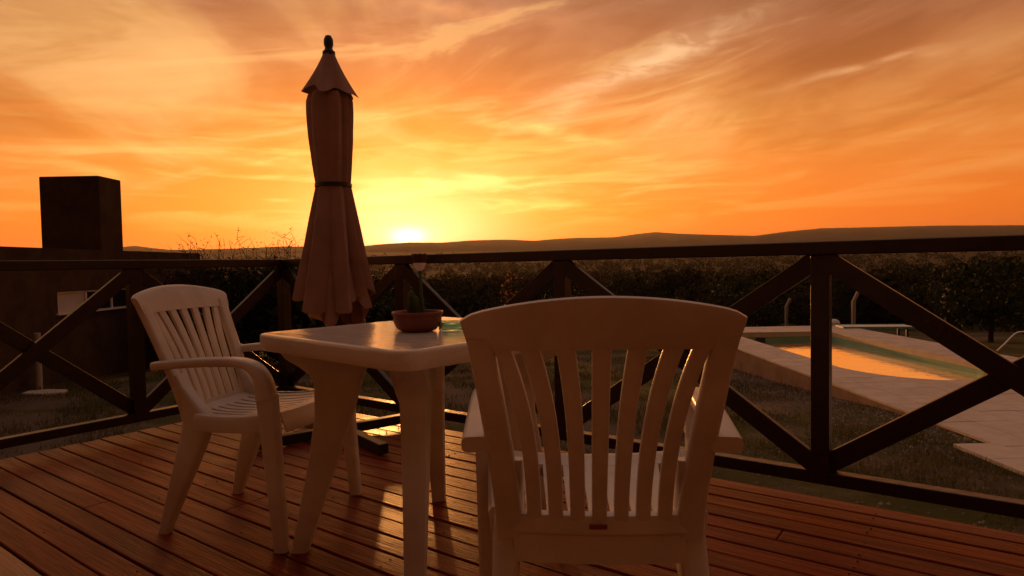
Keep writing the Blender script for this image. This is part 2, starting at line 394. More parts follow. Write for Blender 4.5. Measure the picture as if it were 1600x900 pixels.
# hills along the horizon: silhouette taken as angles
ridge_px = [(-300, 392), (-100, 391), (100, 391), (170, 389), (210, 385), (235, 388), (262, 391), (300, 391), (370, 389), (440, 386), (520, 386), (570, 385), (600, 382), (640, 379.5), (690, 380), (735, 376.5), (790, 375), (835, 377), (870, 374), (900, 372.5), (960, 371.5),
            (985, 368), (1000, 366), (1025, 363.5), (1060, 366), (1120, 368), (1180, 369.5), (1205, 366), (1232, 362.5), (1285, 357.5), (1340, 356.5), (1400, 355), (1470, 353.5), (1600, 353), (1750, 351)]
rz = []
for p in ridge_px:
    d = pix(*p); rz.append((math.degrees(math.atan2(d.x, d.y)), d.z / math.hypot(d.x, d.y)))
ra, re = [a for a, _ in rz], [e for _, e in rz]
def ridge(a):
    if a < ra[0]: return re[0] + .004 * math.sin(a * .13) + .002 * math.sin(a * .4)
    if a > ra[-1]: return re[-1] + .005 * math.sin((a - ra[-1]) * .09) + .002 * math.sin(a * .35)
    return interp(a, ra, re)
V = []; rows = [(2200, -.08), (2900, .12), (3700, .40), (4600, .70), (5400, .92), (5900, 1.0), (7500, .6), (9500, -.05)]
A = list(np.arange(-180, 180.01, .5)); A = [a for a in A if a < -45 or a > 48] + list(np.arange(-45, 48, .12)); A.sort()
for a in A:
    e = ridge(a) * (1 + .004 * math.sin(a * 7.3) * math.sin(a * 3.1 + 1))
    for k, (r_, s__) in enumerate(rows):
        wob = 1 + .10 * math.sin(a * 1.9 + k * 1.7) * (1 if k < 3 else .15 if k == 3 else 0)
        zz = 50 + (e * 5900 + HC - 50) * s__ * (wob if s__ < 1 else 1)
        V.append((r_ * math.sin(R(a)), r_ * math.cos(R(a)), zz))
n = len(rows); Fc = [(i * n + j, (i + 1) * n + j, (i + 1) * n + j + 1, i * n + j + 1) for i in range(len(A) - 1) for j in range(n - 1)]
tag(link('hills', new_mesh('hills', V, Fc, True), M['hill']), 'long low range of hazy hills along the horizon', 'hills', kind='structure')

# dusk haze: one closed box of thin air round everything
hm = bpy.data.materials.new('haze_air'); hm.use_nodes = True; t = hm.node_tree; t.nodes.clear()
pv = t.nodes.new('ShaderNodeVolumePrincipled'); pv.inputs['Color'].default_value = (.97, .83, .68, 1); pv.inputs['Density'].default_value = HAZE; pv.inputs['Anisotropy'].default_value = .45
t.links.new(pv.outputs[0], t.nodes.new('ShaderNodeOutputMaterial').inputs['Volume'])
tag(MB().box((0, 0, 160), (22400, 22400, 344)).build('haze', hm), 'thin warm dusk haze in the air over the valley', 'haze', kind='stuff')

# ------------------------------------------------------------------ deck
AN = .631; DR, DL = 2.65, 3.877                            # rail lines: n = DR (right run), t = -DL (left run)
nr = Vector((math.sin(AN), math.cos(AN), 0)); tr = Vector((math.cos(AN), -math.sin(AN), 0))
def dk(n_, t_, z=0): return nr * n_ + tr * t_ + Vector((0, 0, z))
deckrot = Matrix.Rotation(-AN, 3, 'Z')
def dbox(mb, n0, n1, t0, t1, z0, z1):
    return mb.box(dk((n0 + n1) / 2, (t0 + t1) / 2, (z0 + z1) / 2), (t1 - t0, n1 - n0, z1 - z0), deckrot)
EN, ET, NB, TE = 2.705, -3.97, -1.3, 3.4                   # far edge, left edge, near end, right end
mb = MB()
for t_ in np.arange(ET + .06, TE, .6): dbox(mb, NB, EN - .05, t_ - .025, t_ + .025, -.19, -.0285)
dbox(mb, EN - .045, EN - .015, ET + .01, TE, -.20, -.029); dbox(mb, NB, EN - .05, ET + .005, ET + .03, -.20, -.029)
for t_ in (ET + .15, -2.2, -.4, 1.4, 3.1):
    for n_ in (EN - .2, .9, -1.): dbox(mb, n_ - .06, n_ + .06, t_ - .06, t_ + .06, -1.15, -.19)
deck = tag(mb.build('deck', M['joist']), 'raised deck of reddish stained timber boards', 'deck', kind='structure')
screws = MB(); k = 0; n_ = EN
joint_ts = [-2.357, -2.855, -.55, .65, -1.75]
JO = list(np.arange(ET + .06, TE, .6))
while n_ > NB:
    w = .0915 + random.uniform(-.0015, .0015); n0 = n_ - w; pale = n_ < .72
    cuts = [ET + random.uniform(-.006, .006)]
    if not pale:
        j = {12: -2.357, 13: -2.357, 16: -2.855, 1: -1.55, 4: -.55, 7: -2.95, 9: -.55, 20: -1.75, 14: .05}.get(k)
        if j is None and random.random() < .35: j = random.choice(JO[2:10])
        if j is not None: cuts.append(j)
    cuts.append(TE + random.uniform(-.01, .01))
    for a, b in zip(cuts[:-1], cuts[1:]):
        L = b - a - .003; dz_ = random.uniform(-.0015, .0015)
        me = MB().box((0, 0, 0), (L, w, .028)).mesh('board', False, .004, 2)
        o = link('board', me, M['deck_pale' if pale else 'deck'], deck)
        o.location = dk(n_ - w / 2, (a + b) / 2, -.014 + dz_); o.rotation_euler = (R(random.uniform(-.25, .25)), 0, -AN)
    for t_ in JO:
        for q in (.022, .070):
            if random.random() < .4: continue
            c = dk(n_ - q + random.uniform(-.003, .003), t_ + random.uniform(-.006, .006), .0)
            screws.lathe([(.0034, -.003), (.0034, .0018), (.002, .0020)], c, 6)
    n_ -= .0995; k += 1
o = screws.build('screws', M['black'], deck); tag(o, 'dark screw heads along the joists', kind='stuff')

# ------------------------------------------------------------------ railings
def railing(name, label, P, n_bays, flip, end_post=True):  # P(s, off, z): point along the run
    root = thing(name, label, 'railing', P(0, 0, 0))
    inv_ = Vector(P(0, 0, 0)); Q = lambda s, o, z: P(s, o, z) - inv_
    S0, S1 = n_bays[0], n_bays[-1]
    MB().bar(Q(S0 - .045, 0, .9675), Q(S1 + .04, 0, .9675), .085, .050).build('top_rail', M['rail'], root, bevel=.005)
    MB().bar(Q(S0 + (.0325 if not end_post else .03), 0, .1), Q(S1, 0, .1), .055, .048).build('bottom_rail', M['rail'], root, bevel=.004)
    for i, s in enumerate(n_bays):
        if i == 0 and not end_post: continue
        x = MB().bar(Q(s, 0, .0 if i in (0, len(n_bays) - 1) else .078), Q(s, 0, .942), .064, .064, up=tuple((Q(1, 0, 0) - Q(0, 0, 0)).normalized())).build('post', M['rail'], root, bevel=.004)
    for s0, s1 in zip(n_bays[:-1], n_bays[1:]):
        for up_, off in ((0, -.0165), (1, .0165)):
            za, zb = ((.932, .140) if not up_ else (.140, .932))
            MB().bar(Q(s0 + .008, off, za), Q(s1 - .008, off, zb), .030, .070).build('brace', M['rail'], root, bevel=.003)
    return root
tR = [-DL, -2.725, -1.638, -.493, .652, 1.80, 2.95]
railing('wooden_railing', 'dark wooden railing with crossed braces on the side toward the pool', lambda s, o, z: dk(DR + o, s, z), tR, False)
nL = [DR, 1.684, .72, -.24, -1.2]
railing('wooden_railing', 'dark wooden railing with crossed braces behind the left chair, facing the flat-roofed building', lambda s, o, z: dk(DR - s, -DL - o, z), [DR - x for x in nL], True, False)

# ------------------------------------------------------------------ added unseen house behind the camera, shades deck and chair backs
hs = thing('shading_house', 'added unseen house wall with eave, shading the deck from behind the camera', 'house', dk(NB - .15, -.3, -1.1)); hs.rotation_euler = (0, 0, -AN)
M['shade_wall'] = mat('shading_house_render', (.26, .17, .12), .95, .1, (.20, .13, .09), 2., 6, .4, 30)
mb = MB(); mb.box((-2.35, 0, 1.95), (4.7, .26, 3.9)); mb.box((3.05, 0, 1.95), (4.1, .26, 3.9)); mb.box((.5, 0, 3.55), (1.0, .26, .7))
mb.build('wall', M['shade_wall'], hs)
dr_ = MB().box((.5, .02, 2.15), (.99, .05, 2.1)).build('door', M['rail'], hs, bevel=.004); MB().tube([(.85, .05, 2.1), (.85, .1, 2.1), (.74, .1, 2.1)], .011, 8).build('handle', M['steel'], dr_)
mb = MB(); mb.box((.2, .30, 3.96), (10.2, 1.5, .10), Matrix.Rotation(R(-7), 3, 'X')); mb.build('eave', M['rail'], hs)
for x_ in (-3.2, 2.9):
    w_ = MB().box((x_, .145, 2.4), (1.3, .03, 1.2)).build('window', M['white'], hs)
    for q_ in (-.31, .31): MB().box((x_ + q_, .165, 2.4), (.58, .012, 1.06)).build('pane', M['pane'], w_)

# ------------------------------------------------------------------ plastic armchairs
def back_y(z): 
    k = max((z - .42) / .45, -.2); return -.160 - .175 * (abs(k) ** 1.15) * (1 if k >= 0 else -.6)
def bow(x): return -.022 * (1 - (x / .23) ** 2)
def make_chair(label, loc, rz):
    t = thing('plastic_armchair', label, 'chair', loc, rz); P = M['plastic']
    # head rail: a curved plate
    rings = []
    for i in range(25):
        x = -.240 + .480 * i / 24; e = abs(x) / .24
        zt = .8425 + .032 * (1 - e * e) - (.007 if i in (0, 24) else .0015 if i in (1, 23) else 0); zb = .778 + .004 * (1 - e * e)
        prof = []
        for zz, off in ((zb, -.010), (zb + .02, -.013), (zt - .012, -.014), (zt - .003, -.011), (zt, -.002), (zt - .002, .008), (zt - .010, .013), (zb + .02, .011), (zb, .009)):
            prof.append((x * (.948 + .055 * min(1, (zz - zb) / .062)), back_y(zz) + bow(x) + off, zz))
        rings.append(prof)
    MB().loft(rings).build('head_rail', P, t, True)
    for s in (-1, 1):
        pts, sz = [], []
        for i in range(13):
            z = .40 + (.805 - .40) * i / 12; k = (z - .42) / .42
            xo = .200 + .036 * max(k, 0) ** 1.35; w = .045 + .008 * (1 - k) if k < .9 else .047
            x = s * (xo - w / 2); pts.append((x, back_y(z) + bow(x) * .9, z)); sz.append((w, .030))
        MB().loft(sweep(pts, sz, (1, 0, 0), .38)).build('stile', P, t, True)
        # rear leg: deep at the seat, narrow at the floor
        rings = []
        for z, dep in ((.56, .026), (.52, .034), (.48, .056), (.45, .078), (.42, .094), (.38, .103), (.32, .100), (.24, .086), (.16, .070), (.08, .055), (.0, .042)):
            yb = back_y(z) - .012 if z > .40 else -.169 - (.40 - z) * .265; xc = .172 + (.205 - .172) * (1 - min(z, .5) / .5); wd = .038 + .019 * min(1, z / .42)
            rings.append([(s * xc + a, yb + dep / 2 + b_, z) for a, b_ in rrect(wd, dep, .32, 3)])
        MB().loft(rings).build('leg', P, t, True)
        # armrest: flat run that turns down into the front leg
        pts = spline([(s * .226, -.245, .598), (s * .232, -.16, .607), (s * .242, -.02, .617), (s * .250, .09, .619), (s * .256, .150, .608), (s * .261, .190, .570), (s * .264, .208, .50)], 6)
        n_ = len(pts); sz = [(.056 - .010 * max(0, i / n_ - .55), .030 + .042 * min(1, max(0, (i / n_ - .62) / .38))) for i in range(n_)]
        MB().loft(sweep(pts, sz, (1, 0, 0), .34)).build('armrest', P, t, True)
        pts = spline([(s * .264, .2075, .515), (s * .2655, .218, .40), (s * .267, .232, .2), (s * .269, .247, 0)], 5)
        sz = [(.043 - .007 * (1 - p.z / .5), .045 + .024 * p.z / .5) for p in pts]
        MB().loft(sweep(pts, sz, (1, 0, 0), .3)).build('leg', P, t, True)
    # seven back slats: close together low down, fanning out at the top
    for i in range(-3, 4):
        pts, sz = [], []
        for j in range(14):
            k = j / 13; z = .428 + (.79 - .428) * k
            x = i * (.0414 + (.0205 if abs(i) < 3 else .0160) * (k ** 2.7)); pts.append((x, back_y(z) + bow(x), z)); sz.append((.0280 + .0050 * k - (.004 if abs(i) == 3 else 0) * k, .013))
        MB().loft(sweep(pts, sz, (1, 0, 0), .3, 2)).build('slat', P, t, True)
    # panel below the slats
    rings = []
    for i in range(13):
        x = -.165 + .33 * i / 12; y0 = back_y(.42) + bow(x)
        rings.append([(x, y0 - .010, .445), (x, y0 + .008, .448), (x, y0 + .010, .412), (x, y0 + .016, .408), (x, y0 + .016, .352), (x, y0 - .006, .350), (x, y0 - .008, .405), (x, y0 - .014, .412)])
    MB().loft(rings).build('lower_panel', P, t)
    # seat: solid rear and front, slots between slats
    def sz_(y): return .415 + .018 * max(0, (y + .02) / .2) ** 2 - .25 * max(0, y - .205) ** 1.3 - (.06 * max(0, y - .232) / .02 if y > .232 else 0) + .018 * max(0, (-.05 - y) / .12) ** 2
    def hw(y): return .186 + .045 * (y + .17) / .42
    def strip(x0f, x1f, ya, yb, n_, th=.011):
        rg = []
        for i in range(n_ + 1):
            y = ya + (yb - ya) * i / n_; z = sz_(y); a, b = x0f * hw(y), x1f * hw(y); dish = lambda x: .010 * (x / .22) ** 2
            xsx = [a + (b - a) * q / 4 for q in range(5)]
            rg.append([(x, y, z + dish(x)) for x in xsx] + [(x, y, z + dish(x) - th) for x in reversed(xsx)])
        return MB().loft(rg)
    strip(-1.0, 1.0, -.178, -.125, 3).build('seat_back_edge', P, t)
    o = strip(-1.0, 1.0, .165, .252, 9); 
    o.build('seat_front_edge', P, t, True)
    ns = 9
    for i in range(ns):
        a = -1 + 2 * i / ns; b = -1 + 2 * (i + 1) / ns; gp = .034
        strip(a + (gp if i else 0), b - (gp if i < ns - 1 else 0), -.126, .166, 9).build('seat_slat', P, t, True)
    for s in (-1, 1):                                      # side aprons
        rg = []
        for i in range(9):
            y = -.11 + .34 * i / 8; x = s * (hw(y) + .004); z = sz_(y) + .012
            rg.append([(x - s * .004, y, z + .001), (x + s * .018, y, z - .001), (x + s * .026, y, z - .012), (x + s * .022, y, z - .055), (x + s * .012, y, z - .055), (x + s * .008, y, z - .014)])
        MB().loft(rg).build('seat_apron', P, t, True)
    return t
near = make_chair('white plastic armchair seen from behind, nearest, right of the table', (.172, 1.405, 0), R(-4))
o = MB().box((-.003, back_y(.42) - .041, .428), (.034, .0016, .009)).build('sticker', M['red'], near); o['label'] = 'small dark red sticker under the slats'
make_chair('white plastic armchair facing right, at the left end of the table', (-.955, 2.405, 0), R(-102.5))

# ------------------------------------------------------------------ table
TA = .7475; TS = .784; fc = Vector((-.2687, 1.5566, 0))
elv = Vector((-math.cos(TA), math.sin(TA), 0)); erv = Vector((math.sin(TA), math.cos(TA), 0))
tc = fc + (elv + erv) * TS / 2
# table's own axes: x along (front corner -> right corner), y along (front -> left)
tab = thing('plastic_table', 'square white plastic table with a glossy top and splayed legs', 'table', tc, math.atan2(erv.y, erv.x))
def rsq(half, r, n=6): return rrect(half * 2, half * 2, r / (2 * half), n)
H = TS / 2; mb = MB(); rings = []
for half, z, r in ((H - .030, .668, .04), (H - .004, .668, .055), (H, .673, .06), (H, .711, .06), (H - .0012, .7165, .059), (H - .005, .7198, .056), (H - .016, .7208, .05), (H - .03, .7195, .045), (H - .10, .7195, .03)):
    rings.append([(x, y, z) for x, y in rsq(half, r)])
mb.loft(rings, cap=False); n_ = len(rings[0]); b = len(mb.v) - n_; mb.f.append(tuple(b + j for j in range(n_)))
b0 = len(mb.v); inner = [(x, y, .712) for x, y in rsq(H - .03, .04)]; mb.v += [Vector(p) for p in inner]
for j in range(n_): mb.f.append((j, b0 + j, b0 + (j + 1) % n_, (j + 1) % n_))
mb.f.append(tuple(b0 + j for j in reversed(range(n_))))
mb.build('table_top', M['tabletop'], tab, True)
prof_o = [(.47, .700), (.465, .668), (.445, .640), (.400, .612), (.368, .585), (.356, .550), (.358, .45), (.382, .30), (.415, .15), (.448, .0)]
prof_i = [(.165, .700), (.168, .668), (.178, .640), (.188, .612), (.198, .585), (.210, .550), (.240, .45), (.292, .30), (.345, .15), (.396, .0)]
for q in range(4):
    a = R(45 + 90 * q); dr = Vector((math.cos(a), math.sin(a), 0)); sdv = Vector((-math.sin(a), math.cos(a), 0)); rings = []
    for (ro, z), (ri, _) in zip(prof_o, prof_i):
        th = .052 + .030 * min(1, z / .6) + (.018 if z > .56 else 0)
        rings.append([dr * ((ro + ri) / 2 + x) + sdv * y + Vector((0, 0, z)) for x, y in rrect(ro - ri, th, .16, 2)])
    MB().loft(rings).build('leg', M['plastic'], tab, True)
for q in range(4):                                          # aprons between the legs under the top
    a = R(90 * q); d = Vector((math.cos(a), math.sin(a), 0)); s2 = Vector((-math.sin(a), math.cos(a), 0))
    MB().bar(d * .33 - s2 * .22 + Vector((0, 0, .692)), d * .33 + s2 * .22 + Vector((0, 0, .692)), .012, .04).build('apron', M['plastic'], tab)

# ------------------------------------------------------------------ things on the table
pot = thing('cactus_pot', 'round terracotta bowl with a small flowering cactus on the table', 'plant pot', (-.306, 2.075, .7196))
MB().lathe([(.030, .000), (.046, .000), (.058, .004), (.070, .016), (.0765, .032), (.0775, .046), (.0775, .051), (.0825, .0535), (.083, .061), (.0805, .064), (.077, .062), (.0735, .050), (.070, .044), (.01, .044)], n=40).build('bowl', M['terracotta'], pot, True)
MB().lathe([(.0715, .040), (.071, .047), (.05, .0495), (.02, .051), (.002, .051)], n=24).build('soil', M['soil'], pot, True)
def cactus_col(path, rad, ribs=9, n=36):
    P = spline(path, 5); m = len(P); rings = []
    for i, p in enumerate(P):
        k = i / (m - 1); r = rad * (.80 + .28 * math.sin(min(1, k * 1.2) * math.pi * .62)) * (1 if k < .82 else math.sqrt(max(.02, 1 - ((k - .82) / .185) ** 2)))
        rings.append([p + Vector((math.cos(a), math.sin(a), 0)) * r * (1 + .11 * math.cos(a * ribs)) for a in [j * 2 * math.pi / n for j in range(n)]])
    return MB().loft(rings)
cactus_col([(-.019, 0, .045), (-.021, 0, .07), (-.020, .002, .10), (-.018, .002, .131)], .0115).build('cactus_stem', M['cactus'], pot, True)
cactus_col([(-.008, -.008, .045), (-.002, -.010, .07), (-.003, -.010, .095), (-.005, -.010, .116)], .0085).build('cactus_stem', M['cactus'], pot, True)
cactus_col([(.012, 0, .045), (.006, 0, .06), (.004, 0, .075), (.003, 0, .086)], .010).build('cactus_stem', M['cactus'], pot, True)
MB().tube(spline([(.019, .002, .05), (.015, .002, .085), (.013, .002, .13), (.0125, .002, .165), (.0105, .003, .196)], 4), [.0085 - .0035 * min(1, i / 8) for i in range(17)], 10).build('flower_stalk', M['cactus'], pot, True)
fl = MB().lathe([(.004, 0), (.010, .003), (.0155, .010), (.019, .019), (.0205, .027), (.0193, .027), (.017, .017), (.012, .009), (.002, .006)], (.0095, .004, .192), 24).build('flower', M['flower'], pot, True)
for i in range(9):
    a = i * 2 * math.pi / 9; d = Vector((math.cos(a), math.sin(a), 0)); s2 = Vector((-math.sin(a), math.cos(a), 0)); c = Vector((.0095, .004, .219)); rings = []
    for k in range(5):
        q = k / 4; p = c + d * (.0195 + .005 * q) + Vector((0, 0, .030 * q)); w = .0085 * math.sin(math.pi * (.22 + .7 * q)) + .0008
        rings.append([p - s2 * w, p + d * .0008, p + s2 * w, p - d * .0008])
    MB().loft(rings).build('petal', M['sepal'], fl, True)
ash = thing('glass_ashtray', 'round greenish glass ashtray beside the terracotta bowl', 'ashtray', (-.196, 2.075, .7196))
MB().lathe([(.002, 0), (.039, 0), (.0425, .004), (.044, .026), (.0425, .0295), (.038, .0295), (.0355, .025), (.0345, .010), (.031, .007), (.002, .007)], n=40).build('bowl', M['glass'], ash, True)
for a in (20, 140, 260):
    MB().bar(Vector((math.cos(R(a)), math.sin(R(a)), 0)) * .0375 + Vector((0, 0, .0305)), Vector((math.cos(R(a)), math.sin(R(a)), 0)) * .0435 + Vector((0, 0, .0305)), .016, .004).build('rest', M['glass'], ash, bevel=.001)

# ------------------------------------------------------------------ folded parasol
um = thing('folded_parasol', 'tall folded brown parasol tied round the middle, on a black cross base', 'parasol', (-.958, 3.55, 0))
um.rotation_euler = (0, R(-.35), 0)
MB().tube([(0, 0, .03), (0, 0, 2.09)], .019, 14).build('pole', M['black'], um, True)
MB().lathe([(.012, 2.07), (.034, 2.075), (.034, 2.10), (.024, 2.108), (.020, 2.12), (.026, 2.14), (.025, 2.165), (.016, 2.185), (.003, 2.19)], n=16).build('finial', M['black'], um, True)
NF = 8
def fold(th, depth, seed=0):                               # sharp pleat shape, -1..1
    u = (th * NF / (2 * math.pi) + .18 * math.sin(th * 2 + seed) + .12 * math.sin(3 * th + seed * 2)) % 1
    return (1 - abs(2 * u - 1)) ** .75 * 2 - 1
def hem(th):
    u = (th * NF / (2 * math.pi) + .18 * math.sin(th * 2 + .6) + .12 * math.sin(3 * th + 1.2)) % 1
    return .735 + .080 * math.cos(2 * th + .25) - .035 * (1 - abs(2 * u - 1)) - .03 * math.sin(th + .4) + .02 * math.sin(3 * th + 1)
nT, rings = 160, []
zs = [0, .03, .07, .12, .2, .3, .4, .5, .6, .7, .8, .87, .92, .955, .98, 1.0]
for k in zs:                                                # lower skirt: strap -> hem
    rg = []
    for j in range(nT):
        th = j * 2 * math.pi / nT; zb = hem(th); z = 1.378 + (zb - 1.378) * k
        r = .086 + .086 * k ** .9 + .012 * math.cos(th - 3.1) * k; tw = .35 * k
        r *= 1 + (.09 + .22 * k) * fold(th + tw * .2, 1, .6)
        rg.append((r * math.cos(th), r * math.sin(th), z))
    rings.append(rg)
inn = [[(x * .90, y * .90, z + .004) for x, y, z in rg] for rg in (rings[-1], rings[8], rings[2])]
MB().loft(rings + inn, cap=False).build('canopy_skirt', M['fabric'], um, True)
# inner layer of cloth showing below the hem
rings2 = []
for k in (0, .3, .6, .85, 1):
    rg = []
    for j in range(nT):
        th = j * 2 * math.pi / nT; zb = hem(th + .42) - .045 + .025 * math.sin(5 * th); z = 1.2 + (zb - 1.2) * k
        r = (.06 + .105 * k) * (1 + .16 * fold(th + .4, 1, 2.)); rg.append((r * math.cos(th), r * math.sin(th), z))
    rings2.append(rg)
MB().loft(rings2, cap=False).build('inner_cloth', M['fabric'], um, True)
rings = []
for k in np.linspace(0, 1, 16):                             # upper body: under the cap -> strap
    rg = []
    for j in range(nT):
        th = j * 2 * math.pi / nT; z = 1.90 + (1.372 - 1.90) * k
        r = interp(k, [0, .06, .14, .3, .55, .8, .93, 1], [.085, .100, .110, .112, .107, .098, .092, .088])
        r *= 1 + (.15 - .09 * k) * fold(th + .12 * k, 1, .6) + .05 * math.cos(th - 3.0) * math.sin(math.pi * k ** .6)
        if k == 0: r *= .5
        rg.append((r * math.cos(th), r * math.sin(th), z))
    rings.append(rg)
MB().loft(rings, cap=False).build('canopy_body', M['fabric'], um, True)
rings = []
for k in (0, .08, .2, .35, .5, .65, .8, .9, 1.0, .97, .7):
    rg = []; inner_ = len(rings) >= 9
    for j in range(nT):
        th = j * 2 * math.pi / nT; fo = .65 * math.cos(4 * th + .5 + .9 * math.sin(th + 1)) + .35 * math.cos(7 * th + 1.7 * math.sin(th)); zb = 1.876 - .022 * fo + .018 * math.cos(th - 2.8)
        z = 2.092 + (zb - 2.092) * k; r = .030 + .104 * k ** 1.15; r *= 1 + (.03 + .17 * k) * fo + .05 * k * math.cos(2 * th)
        if inner_: r -= .006; z -= .001
        rg.append((r * math.cos(th), r * math.sin(th), z))
    rings.append(rg)
MB().loft(rings, cap=False).build('vent_cap', M['fabric'], um, True)
MB().lathe([(.0930, 1.366), (.0995, 1.368), (.0995, 1.386), (.0930, 1.388)], n=40).build('tie_strap', M['black'], um, True)
for a in (216.5, 36.5, -52.5, 127.5):
    d = Vector((math.cos(R(a)), math.sin(R(a)), 0))
    MB().bar(d * .03 + Vector((0, 0, .032)), d * .52 + Vector((0, 0, .032)), .050, .052).build('base_arm', M['black'], um, bevel=.004)
MB().tube([(0, 0, .005), (0, 0, .32)], .027, 14).build('base_sleeve', M['black'], um, True)
MB().tube([(.02, -.02, .12), (.05, -.05, .12)], [.008, .012], 8).build('clamp_knob', M['black'], um, True)

# ------------------------------------------------------------------ pool and its paved terrace
CZ = -.90; PX0, PX1, PY0, PY1 = 5.47, 7.98, 11.05, 16.25; PR = 1.62      # inner pool, rounded near end
pcx, prx = (PX0 + PX1) / 2, (PX1 - PX0) / 2
def near_curve(x): return PY0 - PR * math.sqrt(max(0, 1 - ((x - pcx) / prx) ** 2))
outline = [(pcx + prx * math.cos(a), PY0 - PR * math.sin(a)) for a in np.linspace(0, math.pi, 25)] + [(PX0, PY1), (PX1, PY1)]
pool = tag(MB().loft([[(x, y, CZ - .028) for x, y in outline], [(x, y, CZ - 1.9) for x, y in outline]], cap=False).build('pool', M['poolliner']), 'small swimming pool with a rounded near end', 'pool', kind='structure')
o = new_mesh('pool_floor', [(x, y, CZ - 1.9) for x, y in outline], [tuple(range(len(outline)))]); link('pool_floor', o, M['poolliner'], pool)
# waterline band: a strip standing 6 mm off the wall
def inset(pts, d):
    c = Vector((sum(p[0] for p in pts) / len(pts), sum(p[1] for p in pts) / len(pts))); out = []
    n_ = len(pts)
    for i in range(n_):
        a, b, c2 = Vector(pts[i - 1]), Vector(pts[i]), Vector(pts[(i + 1) % n_])
        t1, t2 = (b - a).normalized(), (c2 - b).normalized(); nn = Vector((-(t1.y + t2.y), t1.x + t2.x)).normalized()
        if nn.dot(c - b) < 0: nn = -nn
        out.append(tuple(b + nn * d))
    return out
i1, i2 = inset(outline, .006), inset(outline, .001)
MB().loft([[(x, y, CZ - .03) for x, y in i2], [(x, y, CZ - .03) for x, y in i1], [(x, y, CZ - .12) for x, y in i1], [(x, y, CZ - .12) for x, y in i2]], cap=False).build('waterline_band', M['pooltile'], pool)
wv = new_mesh('water', [(x, y, CZ - .21) for x, y in inset(outline, .002)], [tuple(range(len(outline)))])
tag(link('water', wv, M['water']), 'still pool water reflecting the orange sky', 'water', kind='structure')
MB().box((6.25, PY1 - .012, CZ - .19), (.24, .012, .10)).build('skimmer', M['black'], pool)
# terrace body with a hole, tiles on top
y_in = lambda x: near_curve(min(max(x, PX0), PX1))
mb = MB()
HO = .02
for (x0, x1, y0, y1) in ((TX0, PX0 - HO, TY0, TY1), (PX1 + HO, TX1, TY0, TY1), (PX0 - HO, PX1 + HO, PY1 + HO, TY1)):
    mb.box(((x0 + x1) / 2, (y0 + y1) / 2, CZ - .9), (x1 - x0, y1 - y0, 1.74))
xsn = np.linspace(PX0 - HO, PX1 + HO, 25)
for a, b in zip(xsn[:-1], xsn[1:]):
    mb.loft([[(a, TY0, z), (b, TY0, z), (b, near_curve(b) - HO, z), (a, near_curve(a) - HO, z)] for z in (CZ - 1.77, CZ - .03)])
ter = tag(mb.build('pool_terrace', M['poolwall']), 'pale paved terrace with a low rendered edge wall round the pool', 'terrace', kind='structure')
def tile_edges(lo, hi, n_): return [lo + (hi - lo) * i / n_ for i in range(n_ + 1)]
colx = tile_edges(TX0 - .02, PX0 - .0, 2)[:-1] + tile_edges(PX0 - .0, PX1, 6)[:-1] + tile_edges(PX1, TX1 + .02, 3)
rowy = tile_edges(TY0 - .02, PY0 - PR, 9)[:-1] + tile_edges(PY0 - PR, PY0, 4)[:-1] + tile_edges(PY0, PY1, 12)[:-1] + tile_edges(PY1, TY1 + .02, 3)
gp = .004
for i in range(len(colx) - 1):
    for j in range(len(rowy) - 1):
        x0, x1, y0, y1 = colx[i] + gp, colx[i + 1] - gp, rowy[j] + gp, rowy[j + 1] - gp; cx, cy = (x0 + x1) / 2, (y0 + y1) / 2
        if PX0 < cx < PX1 and cy < PY1:
            if y0 > PY0 - .01: continue
            xx = [x for x in np.linspace(x0, x1, 25) if near_curve(x) + .012 > y0 + .012]
            if len(xx) < 3: continue
            poly = [(xx[0], y0), (xx[-1], y0)] + [(x, min(y1, near_curve(x) + .012)) for x in reversed(xx)]
        else:
            if PX0 - .01 < x1 and cx < PX0 and cy > PY0 - PR and cy < PY1: x1 = PX0 + .012
            if x0 < PX1 + .01 and cx > PX1 and cy > PY0 - PR and cy < PY1 and x0 - PX1 < .1: x0 = PX1 - .012
            poly = [(x0, y0), (x1, y0), (x1, y1), (x0, y1)]
        dz_ = random.uniform(-.0015, .0015)
        MB().prism([(x - cx, y - cy) for x, y in poly], CZ - .0285, CZ).build('tile', M['tile'], ter).location = (cx, cy, dz_)
# lower path of pavers at the right, separate from the terrace
pa = tag(MB().box((4.455, 4.75, -.985), (.38, 2.9, .12)).build('paved_path', M['poolwall']), 'corner of a pale paved path below the terrace at right', 'path', kind='structure')
for i in range(1):
    for j in range(6):
        MB().box((4.455, 6.2 - .2417 - j * .4833, -.905), (.41, .475, .035)).build('tile', M['tile'], pa)
# pool-side things
hb = on_z(1562, 549, CZ)
lad = thing('pool_handrail', 'bent metal pool handrail at the right edge', 'handrail', (hb.x, hb.y, CZ))
for y_ in (0.,):
    MB().tube(spline([(-.05, y_, 0), (.10, y_, .14), (.24, y_, .28), (.33, y_, .345), (.45, y_, .36), (.8, y_, .36), (.95, y_, .31), (1.02, y_, .15), (1.04, y_, 0)], 5), .021, 10).build('tube', M['steel'], lad, True)
p = on_z(1381, 507, CZ + .02)
sb = thing('sun_bed', 'flat pale sun bed with a turquoise edge at the far corner of the pool', 'sun bed', (9.55, 17.0, CZ - .35), R(-8))
MB().box((0, 0, .36), (1.75, .62, .05)).build('bed_board', M['white'], sb, bevel=.01)
for s in (-1, 1): MB().box((0, s * .325, .368), (1.78, .03, .05)).build('edge_strip', M['turq'], sb)
for sx in (-.7, .7):
    for sy in (-.25, .25): MB().box((sx, sy, -.05), (.05, .05, .77)).build('leg', M['black'], sb)
q = on_z(1303, 508, CZ)
fl_ = thing('pool_float', 'small white rounded float on the far pool edge beside the railing post', 'float', (q.x, q.y, CZ))
